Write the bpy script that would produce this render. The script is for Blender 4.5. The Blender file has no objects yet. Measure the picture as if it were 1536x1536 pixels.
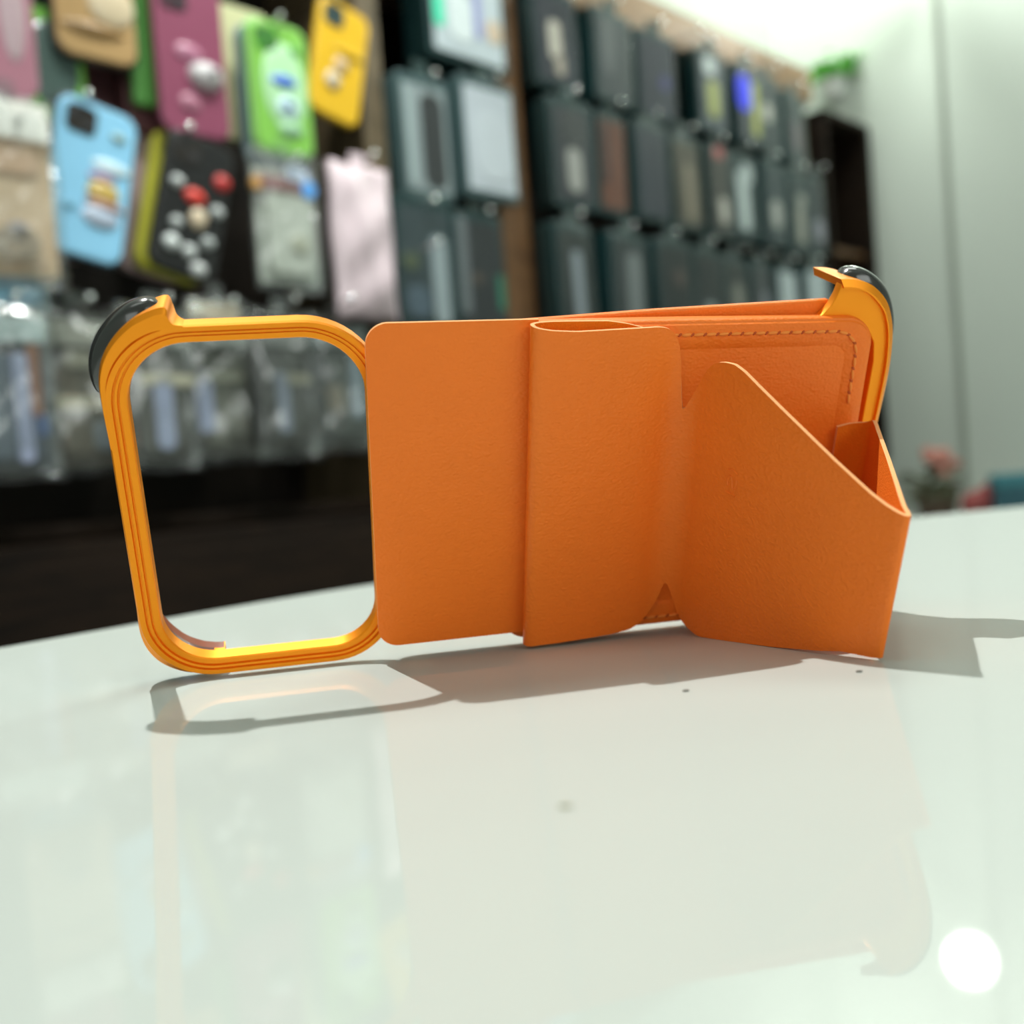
import bpy, bmesh, math, random
from mathutils import Vector, Matrix
random.seed(7)
C = bpy.context.scene.collection
TZ = 0.95                       # height of the counter top above the floor
R2 = math.sqrt(.5)
mm = .001

# ------------------------------------------------------------------ materials
def principled(name):
    m = bpy.data.materials.new(name); m.use_nodes = True
    n = m.node_tree.nodes; b = n['Principled BSDF']
    return m, n, m.node_tree.links, b

def mat(name, col, rough=.5, metal=0., coat=0., spec=.5, alpha=1., var=.06, vscale=40, bump=0., bscale=200, sheen=0.):
    m, n, l, b = principled(name)
    b.inputs['Roughness'].default_value = rough
    b.inputs['Metallic'].default_value = metal
    b.inputs['Coat Weight'].default_value = coat
    b.inputs['Coat Roughness'].default_value = .05
    b.inputs['Specular IOR Level'].default_value = spec
    b.inputs['Alpha'].default_value = alpha
    b.inputs['Sheen Weight'].default_value = sheen
    tc = n.new('ShaderNodeTexCoord')
    nz = n.new('ShaderNodeTexNoise'); nz.inputs['Scale'].default_value = vscale; nz.inputs['Detail'].default_value = 4
    l.new(tc.outputs['Object'], nz.inputs['Vector'])
    mx = n.new('ShaderNodeMix'); mx.data_type = 'RGBA'
    mx.inputs['A'].default_value = (*[max(0, c*(1-var)) for c in col], 1)
    mx.inputs['B'].default_value = (*[min(1, c*(1+var)) for c in col], 1)
    l.new(nz.outputs['Fac'], mx.inputs['Factor']); l.new(mx.outputs['Result'], b.inputs['Base Color'])
    if bump:
        nb = n.new('ShaderNodeTexNoise'); nb.inputs['Scale'].default_value = bscale; nb.inputs['Detail'].default_value = 3
        l.new(tc.outputs['Object'], nb.inputs['Vector'])
        bp = n.new('ShaderNodeBump'); bp.inputs['Strength'].default_value = bump; bp.inputs['Distance'].default_value = .0004
        l.new(nb.outputs['Fac'], bp.inputs['Height']); l.new(bp.outputs['Normal'], b.inputs['Normal'])
    return m

def leather(name, col):
    m, n, l, b = principled(name)
    b.inputs['Roughness'].default_value = .5
    b.inputs['Specular IOR Level'].default_value = .35
    tc = n.new('ShaderNodeTexCoord')
    nz = n.new('ShaderNodeTexNoise'); nz.inputs['Scale'].default_value = 60; nz.inputs['Detail'].default_value = 3
    l.new(tc.outputs['Object'], nz.inputs['Vector'])
    mx = n.new('ShaderNodeMix'); mx.data_type = 'RGBA'
    mx.inputs['A'].default_value = (*[c*.95 for c in col], 1); mx.inputs['B'].default_value = (*[min(1, c*1.05) for c in col], 1)
    l.new(nz.outputs['Fac'], mx.inputs['Factor']); l.new(mx.outputs['Result'], b.inputs['Base Color'])
    mp = n.new('ShaderNodeMapping'); mp.inputs['Scale'].default_value = (1, 1.25, 1)
    l.new(tc.outputs['Object'], mp.inputs['Vector'])
    v = n.new('ShaderNodeTexVoronoi'); v.inputs['Scale'].default_value = 1500; v.feature = 'SMOOTH_F1'
    l.new(mp.outputs['Vector'], v.inputs['Vector'])
    n2 = n.new('ShaderNodeTexNoise'); n2.inputs['Scale'].default_value = 420; n2.inputs['Detail'].default_value = 4
    l.new(mp.outputs['Vector'], n2.inputs['Vector'])
    ad = n.new('ShaderNodeMath'); ad.operation = 'ADD'
    l.new(v.outputs['Distance'], ad.inputs[0]); l.new(n2.outputs['Fac'], ad.inputs[1])
    bp = n.new('ShaderNodeBump'); bp.inputs['Strength'].default_value = .33; bp.inputs['Distance'].default_value = .0004
    l.new(ad.outputs[0], bp.inputs['Height']); l.new(bp.outputs['Normal'], b.inputs['Normal'])
    return m

def wood(name, c1, c2, scale=(1, 1, 12), rough=.45):
    m, n, l, b = principled(name)
    b.inputs['Roughness'].default_value = rough
    tc = n.new('ShaderNodeTexCoord'); mp = n.new('ShaderNodeMapping'); mp.inputs['Scale'].default_value = scale
    l.new(tc.outputs['Object'], mp.inputs['Vector'])
    nz = n.new('ShaderNodeTexNoise'); nz.inputs['Scale'].default_value = 5; nz.inputs['Detail'].default_value = 8; nz.inputs['Distortion'].default_value = 1.2
    l.new(mp.outputs['Vector'], nz.inputs['Vector'])
    cr = n.new('ShaderNodeValToRGB'); cr.color_ramp.elements[0].position = .3; cr.color_ramp.elements[1].position = .72
    cr.color_ramp.elements[0].color = (*c1, 1); cr.color_ramp.elements[1].color = (*c2, 1)
    l.new(nz.outputs['Fac'], cr.inputs['Fac']); l.new(cr.outputs['Color'], b.inputs['Base Color'])
    return m

def emit(name, col, s):
    m, n, l, b = principled(name)
    b.inputs['Base Color'].default_value = (*col, 1)
    b.inputs['Emission Color'].default_value = (*col, 1); b.inputs['Emission Strength'].default_value = s
    return m

ORANGE = (.93, .20, .015)
M_leather = leather('orange_leather', ORANGE)
M_edge = mat('leather_cut_edge', (.95, .45, .18), .8, bump=.5, bscale=3000)
M_suede = mat('orange_suede', (.85, .2, .01), .9, bump=.6, bscale=2500, spec=.15)
M_shade = mat('metal_shade_inner_edge', (.22, .045, .008), .5)  # orange metal in shade: the darkness is put into the colour
M_thread = mat('orange_thread', (.92, .27, .035), .7)
M_hole = mat('dark_thread_hole', (.52, .085, .012), .8)
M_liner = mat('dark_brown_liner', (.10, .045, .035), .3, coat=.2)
M_metal = mat('orange_anodised_aluminium', (.98, .315, .006), .42, metal=.6, var=.02, bump=.08, bscale=6000)
M_rubber = mat('black_rubber', (.035, .037, .036), .2, coat=.5)
M_table = None

# ------------------------------------------------------------------ helpers
def link(name, verts, faces, mats, parent=None, smooth=True, fm=None, loc=None, angle=40):
    me = bpy.data.meshes.new(name); me.from_pydata([tuple(v) for v in verts], [], faces)
    bm = bmesh.new(); bm.from_mesh(me); bmesh.ops.remove_doubles(bm, verts=bm.verts, dist=1e-7)
    bmesh.ops.recalc_face_normals(bm, faces=bm.faces); bm.to_mesh(me); bm.free()
    if fm and len(fm) == len(me.polygons):
        for p, i in zip(me.polygons, fm): p.material_index = i
    return finish(name, me, mats, parent, smooth, loc, angle)

def finish(name, me, mats, parent=None, smooth=True, loc=None, angle=40):
    for m in (mats if isinstance(mats, (list, tuple)) else [mats]): me.materials.append(m)
    if smooth:
        for p in me.polygons: p.use_smooth = True
        try: me.set_sharp_from_angle(angle=math.radians(angle))
        except Exception: pass
        flat = [p for p in me.polygons if len(p.vertices) >= 9]      # broad caps stay truly flat
        for p in flat:
            p.use_smooth = False
    o = bpy.data.objects.new(name, me); C.objects.link(o)
    if parent: o.parent = parent
    if loc is not None: o.location = loc
    return o

def from_bm(name, bm, mats, parent=None, smooth=True, loc=None, angle=40):
    me = bpy.data.meshes.new(name); bmesh.ops.recalc_face_normals(bm, faces=bm.faces); bm.to_mesh(me); bm.free()
    return finish(name, me, mats, parent, smooth, loc, angle)

def tag(o, label, cat, group=None):
    o['label'] = label; o['category'] = cat
    if group: o['group'] = group
    return o

def structure(o):
    o['kind'] = 'structure'; return o

def empty(name, label, cat, matrix, group=None):
    o = bpy.data.objects.new(name, None); o.empty_display_size = .02; C.objects.link(o)
    o.matrix_world = matrix; tag(o, label, cat, group); return o

def add_box(bm, x0, x1, y0, y1, z0, z1, bev=0.):
    r = bmesh.ops.create_cube(bm, size=1.)
    for v in r['verts']:
        v.co = Vector(((x0+x1)/2+v.co.x*(x1-x0), (y0+y1)/2+v.co.y*(y1-y0), (z0+z1)/2+v.co.z*(z1-z0)))
    if bev:
        es = list({e for v in r['verts'] for e in v.link_edges})
        bmesh.ops.bevel(bm, geom=es, offset=bev, segments=2, affect='EDGES', profile=.6)

def add_ell(bm, c, r, rot=None, sub=2):
    q = bmesh.ops.create_icosphere(bm, subdivisions=sub, radius=1.)
    for v in q['verts']:
        p = Vector((v.co.x*r[0], v.co.y*r[1], v.co.z*r[2]))
        if rot: p = rot @ p
        v.co = p+Vector(c)

def add_cyl(bm, a, b, r, seg=12, r2=None):
    a = Vector(a); b = Vector(b); d = b-a
    M = Matrix.Translation((a+b)/2) @ d.to_track_quat('Z', 'Y').to_matrix().to_4x4()
    bmesh.ops.create_cone(bm, cap_ends=True, segments=seg, radius1=r, radius2=r if r2 is None else r2, depth=d.length, matrix=M)

def rrect(x0, x1, y0, y1, r, n=10):
    rs = r if isinstance(r, (list, tuple)) else [r]*4
    pts = []
    for k, (cx, cy, a0) in enumerate(((x1, y1, 0), (x0, y1, 90), (x0, y0, 180), (x1, y0, 270))):
        q = rs[k]; ox = cx-q if k in (0, 3) else cx+q; oy = cy-q if k in (0, 1) else cy+q
        for i in range(n+1):
            a = math.radians(a0+90*i/n); pts.append((ox+q*math.cos(a), oy+q*math.sin(a)))
    return pts

def inset(pts, d):
    n = len(pts); out = []
    for i in range(n):
        a = Vector(pts[i-1]); b = Vector(pts[i]); c = Vector(pts[(i+1) % n])
        t1 = (b-a); t2 = (c-b)
        t1 = t1.normalized() if t1.length > 1e-9 else t2.normalized(); t2 = t2.normalized() if t2.length > 1e-9 else t1
        t = (t1+t2)
        if t.length < 1e-6: t = t1
        t.normalize(); nn = Vector((-t.y, t.x)); k = max(.35, nn.dot(Vector((-t1.y, t1.x))))
        out.append(tuple(b+nn*(d/k)))
    return out

def prism_data(pts, w0, w1, bev=0., steps=3, both=True):
    """rounded-edge slab: CCW outline in x,y, from z=w0 to z=w1"""
    rings = []
    prof = []
    if bev:
        for i in range(steps+1):
            a = math.pi/2*i/steps
            prof.append((bev*(1-math.sin(a)), w1-bev*(1-math.cos(a))))
        top = prof[::-1]
        top = [(bev*(1-math.cos(math.pi/2*i/steps)), w1-bev+bev*math.sin(math.pi/2*i/steps)) for i in range(steps+1)]
        bot = [(bev*(1-math.sin(math.pi/2*i/steps)), w0+bev-bev*math.cos(math.pi/2*i/steps)) for i in range(steps+1)] if both else [(0, w0)]
        prof = bot+top
    else: prof = [(0, w0), (0, w1)]
    for d, w in prof:
        q = inset(pts, d) if d > 1e-9 else pts
        rings.append([(p[0], p[1], w) for p in q])
    n = len(pts); V = [v for r in rings for v in r]; F = []
    for k in range(len(rings)-1):
        for i in range(n):
            j = (i+1) % n; F.append((k*n+i, k*n+j, (k+1)*n+j, (k+1)*n+i))
    F.append(tuple(range(n-1, -1, -1))); F.append(tuple((len(rings)-1)*n+i for i in range(n)))
    return V, F

def slab(name, pts, w0, w1, m, parent=None, bev=0., loc=None, sc=1.):
    V, F = prism_data(pts, w0, w1, bev)
    return link(name, [(x*sc, y*sc, z*sc) for x, y, z in V], F, m, parent, loc=loc)

def lerp(a, b, t): return a+(b-a)*t
def interp(kn, x):
    if x <= kn[0][0]: return kn[0][1]
    for (a, b), (c, d) in zip(kn, kn[1:]):
        if x <= c: return lerp(b, d, (x-a)/(c-a) if c > a else 1)
    return kn[-1][1]

def catmull(P, n=8, closed=False):
    out = []; N = len(P)
    for i in range(N if closed else N-1):
        g = lambda k: Vector(P[k % N]) if closed else Vector(P[min(max(k, 0), N-1)])
        p0, p1, p2, p3 = g(i-1), g(i), g(i+1), g(i+2)
        for j in range(n):
            t = j/n
            out.append(.5*((2*p1)+(p2-p0)*t+(2*p0-5*p1+4*p2-p3)*t*t+(3*p1-p0-3*p2+p3)*t**3))
    if not closed: out.append(Vector(P[-1]))
    return out

# ------------------------------------------------------------------ camera
F_PX = 1536.
roll = math.atan(.077); pitch = math.atan(48/1536)
fwd = Vector((0, math.cos(pitch), -math.sin(pitch))); r0 = Vector((1, 0, 0)); u0 = r0.cross(fwd)
rt = math.cos(roll)*r0-math.sin(roll)*u0; up = math.sin(roll)*r0+math.cos(roll)*u0
CAM = Vector((0, 0, TZ+.0384))
cd = bpy.data.cameras.new('camera'); cam = bpy.data.objects.new('camera', cd); C.objects.link(cam)
cam.matrix_world = Matrix.Translation(CAM) @ Matrix((rt, up, -fwd)).transposed().to_4x4()
cd.sensor_width = 36; cd.lens = 36; cd.clip_start = .005; cd.clip_end = 50
cd.dof.use_dof = True; cd.dof.focus_distance = .209; cd.dof.aperture_fstop = 9.6
bpy.context.scene.camera = cam
def ray(x, y): return fwd+rt*((x-768)/F_PX)-up*((y-768)/F_PX)

# ------------------------------------------------------------------ the phone case
yaw = math.radians(12); lean = math.radians(24)
ex = Vector((math.cos(yaw), math.sin(yaw), 0)); nf = Vector((math.sin(yaw), -math.cos(yaw), 0))
ev = math.cos(lean)*Vector((0, 0, 1))+math.sin(lean)*nf; ew = ex.cross(ev)
BASE = Vector((-.06975, .22406, TZ+.0004))
case = empty('phone_case', 'orange phone case standing on its long edge on the white counter, leather stand flap open', 'phone case',
             Matrix.Translation(BASE) @ Matrix((ex, ev, ew)).transposed().to_4x4())

# camera frame : lofted stepped ring
NC = 14
inn = rrect(-7.6, 37.8, 4.6, 75.2, [12.5, 12, 11, 10], NC)
out = rrect(-12.0, 42.0, 1.0, 78.8, [16.5, 16, 15, 14], NC)
prof = [(0, -3.2), (0, .0), (.06, .35), (.34, .4), (.36, .05), (.42, .05), (.44, .75), (.56, .85), (.58, .45), (.64, .45), (.67, 1.15), (.92, 1.3), (1., .8), (1., -3.2)]
V = []; F = []; n = len(inn); k = len(prof)
for t, w in prof:
    for a, b in zip(inn, out): V.append((lerp(a[0], b[0], t)*mm, lerp(a[1], b[1], t)*mm, w*mm))
for q in range(k):
    for i in range(n):
        j = (i+1) % n; q2 = (q+1) % k
        F.append((q*n+i, q*n+j, q2*n+j, q2*n+i))
o = link('camera_frame', V, F, M_metal, case, angle=28)
o['label'] = 'satin orange metal camera frame with stepped grooves'

def guard(outer, inner, w0, w1, cham=.28, liner=False, t0=0, t1=0):
    """corner guard : wall swept along a corner, chamfered at the front; t0/t1 = run over which its depth grows at the ends"""
    outer = catmull(outer, 5); inner = catmull(inner, 5); N = len(outer)
    V = []; F = []; k = 7; FM = []
    for i, (a, b) in enumerate(zip(inner, outer)):
        f = min(1, i/t0 if t0 else 1, (N-1-i)/t1 if t1 else 1); f = f*f*(3-2*f); wb = lerp(-3.2, w0, f)
        for t, w in ((1, wb), (1, w1-.9), (1-cham, w1), (0, w1), (0, -3.19), (0, lerp(-3.19, wb, .62)), (0, wb)): V.append((lerp(a.x, b.x, t)*mm, lerp(a.y, b.y, t)*mm, w*mm))
    for i in range(N-1):
        for q in range(k):
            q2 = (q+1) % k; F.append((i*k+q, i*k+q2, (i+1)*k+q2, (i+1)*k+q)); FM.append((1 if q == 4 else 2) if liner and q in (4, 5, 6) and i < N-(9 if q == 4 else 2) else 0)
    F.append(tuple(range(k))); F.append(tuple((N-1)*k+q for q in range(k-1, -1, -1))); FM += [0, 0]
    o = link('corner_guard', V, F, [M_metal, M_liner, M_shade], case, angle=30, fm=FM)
    return o, outer

def bumper(path, i0, i1, wc, half, h, parent):
    P = path[i0:i1]; n = len(P); V = []; F = []; m = 12
    cx = sum(p.x for p in path)/len(path); cy = sum(p.y for p in path)/len(path)
    L = [0]
    for a, b in zip(P, P[1:]): L.append(L[-1]+(b-a).length)
    for i, p in enumerate(P):
        a = P[max(i-1, 0)]; b = P[min(i+1, n-1)]; t = (b-a).normalized(); nn = Vector((-t.y, t.x))
        if nn.dot(p-Vector((mid[0], mid[1]))) < 0: nn = -nn
        x = 2*L[i]/L[-1]-1; s = max(.0, 1-abs(x)**2.6)**.5
        for j in range(m+1):
            y = 2*j/m-1
            hh = h*s**.8*max(0, 1-abs(y)**2.4)**.5
            q = p+nn*(hh-.25); V.append((q.x*mm, q.y*mm, (wc+half*(.25+.75*s)*y)*mm))
    for i in range(n-1):
        for j in range(m): F.append((i*(m+1)+j, i*(m+1)+j+1, (i+1)*(m+1)+j+1, (i+1)*(m+1)+j))
    # close underneath
    F.append(tuple(i*(m+1) for i in range(n))+tuple(i*(m+1)+m for i in range(n-1, -1, -1)))
    o = link('rubber_bumper', V, F, M_rubber, parent, angle=50)
    o['label'] = 'glossy black rubber bumper'
    return o

mid = (70, 39.7)
TLo = [(-11.9, 55), (-12.3, 63), (-12.2, 68.5), (-11.0, 73.0), (-8.4, 76.9), (-4.8, 80.0), (-1.2, 81.7), (1.0, 82.2), (1.7, 81.6), (2.0, 80.4), (2.7, 79.3), (4.2, 78.9)]
TLi = [(-11.6, 55), (-11.6, 62.0), (-11.2, 66.5), (-10.2, 70), (-8.2, 73.2), (-5.2, 76), (-2.0, 77.6), (.4, 78.1), (1.2, 78.2), (1.8, 78.3), (2.6, 78.4), (4.2, 78.5)]
g, pth = guard(TLo, TLi, -9.5, 1.35, .28, False, 8, 10)
bumper(pth, 6, 33, -4.9, 4.2, 2.9, g)
flip = lambda L: [(x, 79.8-y) for x, y in L]
BLo = flip([(-11.9, 55), (-12.4, 64), (-12.2, 69), (-11.0, 72.8), (-8.6, 76.0), (-4.8, 78.4), (-1.0, 79.3), (1.5, 79.5), (3.2, 79.5), (4.0, 79.2)])
BLi = flip([(-11.4, 55), (-10.4, 62.5), (-9.6, 66.0), (-8.6, 68.6), (-6.8, 71.6), (-4.2, 74.5), (-1.2, 76.3), (1.0, 77.0), (2.7, 77.3), (4.0, 77.3)])
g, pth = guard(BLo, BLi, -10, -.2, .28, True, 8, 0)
bumper(pth, 8, 34, -6.2, 4.4, .9, g)
TRo = [(139.6, 82.6), (143, 82.4), (147, 81.2), (150.6, 78.4), (152.8, 75), (154.4, 69.5), (155.0, 61), (154.4, 48)]
TRi = [(140.1, 80.8), (142.6, 80.6), (146, 79.6), (149.3, 77.0), (151.4, 74), (152.9, 69), (153.5, 61), (153.0, 48)]
g, pth = guard(TRo, TRi, -12, 1.3, .8, False, 0, 8)
bumper(pth, 5, 31, -6.2, 4.8, 3.4, g)
fl2 = lambda L: [(x, 79.6-y) for x, y in L]
TRb = [(139.6, 79.4), (143, 79.4), (147, 78.6), (150.6, 76.6), (152.8, 73.8), (154.4, 69.5), (155.0, 61), (154.4, 48)]
TRbi = [(140.1, 77.9), (142.6, 77.8), (146, 77.0), (149.3, 75.0), (151.4, 72.6), (152.9, 69), (153.5, 61), (153.0, 48)]
g, pth = guard(fl2(TRb), fl2(TRbi), -12, 1.0, .8, False, 0, 8)
bumper(pth, 8, 31, -6.2, 4.0, .3, g)

# end bracket: flat metal face at the right end
top = [(134.6, 73.6), (136.6, 75.2), (138.3, 77.2), (139.4, 79.6), (140.0, 82.0), (143, 81.9), (146.6, 80.7), (150.1, 78), (152.3, 74.6), (153.9, 69.2), (154.5, 61), (154.0, 48)]
topi = [(150.3, 48), (150.6, 64), (149.9, 68.2), (148.2, 71.0), (145, 72.6), (138, 73.2)]
outl = [Vector(p) for p in top]+[Vector((x, 79.6-y)) for x, y in top[::-1] if y < 79.4]+[Vector((x, 79.6-y)) for x, y in topi[::-1]]+[Vector(p) for p in topi]
outl = [(p.x, p.y) for p in outl][::-1]
o = slab('end_bracket', outl, -1.9, .5, M_metal, case, .25, sc=mm)
o['label'] = 'flat satin orange metal bracket at the right end'

# leather covered back plate
bp = [(43, 5.6), (46, 4.2), (152.4, 3.4), (152.4, 73), (144, 74), (140, 75.5), (139.0, 77.6), (100, 76.9), (60, 75.6), (46, 74.6), (42, 72), (41, 70), (41, 8)]
slab('back_plate', bp, -4.4, -2.2, M_leather, case, .5, sc=mm)

# stitched card pocket
warp = lambda P: [(u, v-2.0*(u-66)/81.*(v/76.)) for u, v in P]
slab('card_pocket', warp(rrect(66, 148.5, 2.2, 76.6, 6.5)), -2.2, 2.3, M_leather, case, .9, sc=mm)
pocket = bpy.data.objects[[x.name for x in bpy.data.objects if x.name.startswith('card_pocket')][0]]
# raised rim of the pocket: a frame with soft inner edge
ri = warp(rrect(72, 142.0, 9, 70.2, 3.0)); ro = warp(rrect(66.6, 147.9, 2.8, 76.0, 6.0))
V = []; F = []; n = len(ri)
pr = [(0, 2.25), (.12, 2.55), (.3, 2.85), (.5, 3.0), (.8, 3.0), (.95, 2.75), (1, 2.25)]
for t, w in pr:
    for a, b in zip(ri, ro): V.append((lerp(a[0], b[0], t)*mm, lerp(a[1], b[1], t)*mm, w*mm))
for q in range(len(pr)-1):
    for i in range(n):
        j = (i+1) % n; F.append((q*n+i, q*n+j, (q+1)*n+j, (q+1)*n+i))
link('padded_rim', V, F, M_leather, pocket)
# stitching
path = warp(rrect(69.6, 144.3, 4.9, 73.7, 5.2, 12))
seq = []
for i in range(len(path)):
    a = Vector(path[i]); b = Vector(path[(i+1) % len(path)]); L = (b-a).length; s = 0
    while s < L: seq.append(a+(b-a)*(s/L)); s += .05
for row in (0, 1):
    bt = bmesh.new(); bh = bmesh.new(); step = 56; i = 0
    while i+step < len(seq):
        a = seq[i]; b = seq[i+step-8]; c = (a+b)/2; d = (b-a); i += step
        if not ((c.y > 54.5 and c.x > 92) if row == 0 else (c.y < 8 and c.x > 92)): continue
        ang = math.atan2(d.y, d.x)+.10
        add_ell(bt, (c.x*mm, c.y*mm, 3.0*mm), (d.length/2*mm, .42*mm, .42*mm), Matrix.Rotation(ang, 3, 'Z'), 2)
        h = seq[i-4]
        add_ell(bh, (h.x*mm, h.y*mm, 2.98*mm), (.55*mm, .3*mm, .16*mm), Matrix.Rotation(ang+.7, 3, 'Z'), 2)
    st = from_bm('stitching', bt, M_thread, pocket); from_bm('stitch_holes', bh, M_hole, pocket)

# folded leather sheets: profile in (u,w), variable lower and upper edge
def sheet(name, prof, vb, vt, mats, thick=.9, rows=26, wob=None, parent=case):
    S = [0]
    for a, b in zip(prof, prof[1:]): S.append(S[-1]+(b-a).length)
    n = len(prof); Vf = []; Vk = []
    for i, p in enumerate(prof):
        a = prof[max(i-1, 0)]; b = prof[min(i+1, n-1)]; t = (b-a).normalized(); nn = Vector((t.y, -t.x))
        lo, hi = vb(S[i]), vt(S[i])
        for r in range(rows+1):
            f = r/rows; v = lerp(lo, hi, f)
            q = p
            off = wob(S[i], v) if wob else 0
            Vf.append(((q.x+nn.x*(thick/2+off))*mm, v*mm, (q.y+nn.y*(thick/2+off))*mm))
            Vk.append(((q.x-nn.x*(thick/2-off))*mm, v*mm, (q.y-nn.y*(thick/2-off))*mm))
    N = len(Vf); m = rows+1; F = []; FM = []
    for i in range(n-1):
        for r in range(rows):
            a = i*m+r; F.append((a, a+1, a+m+1, a+m)); FM.append(0)
            F.append((N+a, N+a+m, N+a+m+1, N+a+1)); FM.append(1)
        for r in (0, rows):
            a = i*m+r; F.append((a, a+m, N+a+m, N+a)); FM.append(2)
    for i in (0, n-1):
        for r in range(rows):
            a = i*m+r; F.append((a, a+1, N+a+1, N+a)); FM.append(2)
    me = bpy.data.meshes.new(name); me.from_pydata(Vf+Vk, [], F)
    for p, q in zip(me.polygons, FM): p.material_index = q
    bm = bmesh.new(); bm.from_mesh(me); bmesh.ops.recalc_face_normals(bm, faces=bm.faces); bm.to_mesh(me); bm.free()
    return finish(name, me, mats, parent, True, None, 50)

def resample(P, step):
    out = [P[0].copy()]; acc = 0
    for a, b in zip(P, P[1:]):
        L = (b-a).length
        if L < 1e-9: continue
        s = step-acc
        while s <= L: out.append(a+(b-a)*(s/L)); s += step
        acc = L-(s-step)
    out.append(P[-1].copy()); return out

# cover panel on the left
R = 4.6; u0c = 37.7
def corner(s, r): return r-math.sqrt(max(0, r*r-(r-s)**2)) if s < r else 0
pc = [Vector((u0c+i*.12, 3.75)) for i in range(40)]+catmull([(42.5, 3.75), (50, 3.75), (58, 3.72), (64, 3.7), (69, 3.68), (72.2, 3.65)], 12)
cover = sheet('cover_panel', pc, lambda s: 5.4+corner(s, R), lambda s: 78.4-corner(s, R)-.03*s*.6, [M_suede, M_leather, M_edge], .9, 30,
      lambda s, v: .10*math.sin(v*.11+s*.05))

# fold flap and stand flap: one leather sheet
H = Vector((104., 4.0)); Fd = Vector((124.25, 57.96)); dr = (Fd-H).normalized()
pre = catmull([(98.5, 4.55), (90, 4.5), (78, 4.55), (73, 4.75), (70.9, 5.5), (70.3, 6.8), (71.0, 8.1), (73.5, 8.6), (80, 8.2), (88, 7.4), (94, 6.75), (97.5, 6.2)], 10)
flap = [H+dr*a for a in (7.5, 11, 16, 30, 44, 53, 56.6)]
apex = H+dr*58.0
b0, b1, b2 = Vector((97.5, 6.2)), Vector((103.9, 4.6)), H+dr*6.5
valley = [b0*(1-t)**2+b1*(2*t*(1-t))+b2*t*t for t in [k/14 for k in range(1, 15)]]
K = Vector((148.4, 8.2)); rdir = (K-apex).normalized()
fold = [apex+Vector((.35, -.1)), apex+rdir*1.6+Vector((.25, .3))]
ret = [apex+rdir*a for a in (5, 15, 28, 40, 48)]+[K+rdir*(-2.2), K+Vector((-.1, -.4)), Vector((147.6, 5.6)), Vector((145.2, 4.0)), Vector((142.2, 3.7))]
full = resample(catmull([tuple(p) for p in pre]+[tuple(p) for p in valley+flap+fold+ret], 6), .3)
# arc length positions of landmarks
S = [0]
for a, b in zip(full, full[1:]): S.append(S[-1]+(b-a).length)
def s_near(p, lo=0): return min((i for i in range(len(full)) if S[i] >= lo), key=lambda i: (full[i]-Vector(p)).length) and S[min((i for i in range(len(full)) if S[i] >= lo), key=lambda i: (full[i]-Vector(p)).length)]
s_fold = s_near((70.3, 6.8)); s_cre = s_near(H, s_fold); s_tip = s_near(apex, s_cre); s_k = s_near(K, s_tip); s_end = S[-1]
def su(u): # arc position of front layer at u
    i = min((i for i in range(len(full)) if s_fold <= S[i] <= s_cre), key=lambda i: abs(full[i].x-u)); return S[i]
vt_k = [(0, 73.), (4, 75.2), (8, 76.3), (12, 77.), (s_fold-6, 77.4), (s_fold, 77.4), (su(74), 76.6), (su(79), 76.1), (su(96), 75.8), (su(98), 75.6), (su(99.4), 75.1), (su(100.5), 74.2), (su(101.3), 73.), (su(102), 71.), (su(102.4), 69)]
vt_k += [(su(102.9), 62), (s_cre-.5, 59.3), (s_cre, 58.2), (s_cre+.7, 57.8), (s_cre+1.4, 58.5), (s_cre+2.2, 60.4), (s_cre+3.5, 62.7), (s_cre+5, 65.6), (s_cre+6.3, 67.8), (s_cre+7.6, 69.2), (s_cre+9.2, 70.1), (s_cre+11, 70.6), (s_cre+13.8, 70.9),
         (s_cre+16.6, 70.2), (s_cre+23.3, 67.4), (s_cre+32.4, 63.6), (s_cre+41, 59.9), (s_cre+49.2, 56.6), (s_cre+52.3, 55.7), (s_cre+55.2, 55.2), (s_tip, 55.1), (s_tip+4, 55.2), (lerp(s_tip, s_k, .5), 54.4), (s_k, 52.9), (s_k+2.5, 51.6), (s_end, 50.2)]
vb_k = [(0, 4.6), (s_fold-4, 4.2), (s_fold, 3.9), (su(73), 4.5), (su(77), 4.4), (su(90), 4.3), (su(95), 4.7), (su(97), 5.6), (su(99), 7.4), (su(100.6), 9.6), (su(102), 12.6), (s_cre-.6, 15.2), (s_cre, 16.2), (s_cre+.8, 16), (s_cre+1.6, 14.4), (s_cre+2.9, 11.6),
        (s_cre+4.2, 9.6), (s_cre+6, 8.0), (s_cre+8.6, 7.2), (s_cre+11, 7.0), (s_cre+13, 7.5), (s_cre+20, 10.4), (s_cre+32, 15.5), (s_cre+44, 21.0), (s_cre+49, 23.6), (s_cre+53, 24.9), (s_cre+56, 25.9), (s_tip, 26.35), (s_tip+3, 25.5), (s_k, 4.6), (s_end, 4)]
def smooth_kn(kn, w=.55):
    return lambda s: sum(interp(kn, s+d*w)*c for d, c in ((-1, .25), (0, .5), (1, .25)))
def wob(s, v):
    z = 0
    if s_cre < s < s_tip:
        f = (s-s_cre)/(s_tip-s_cre); z += -.9*math.sin(math.pi*f)*(.4+.6*(v/70))
    elif s_fold < s < s_cre:
        z += .15*math.sin(v*.09)*math.sin(math.pi*(s-s_fold)/(s_cre-s_fold))
    return z
flapo = sheet('stand_flap', full, smooth_kn(vb_k), smooth_kn(vt_k), [M_suede, M_leather, M_edge], .85, 34, wob)
flapo['label'] = 'folded leather flap opened into a triangular stand'

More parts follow.
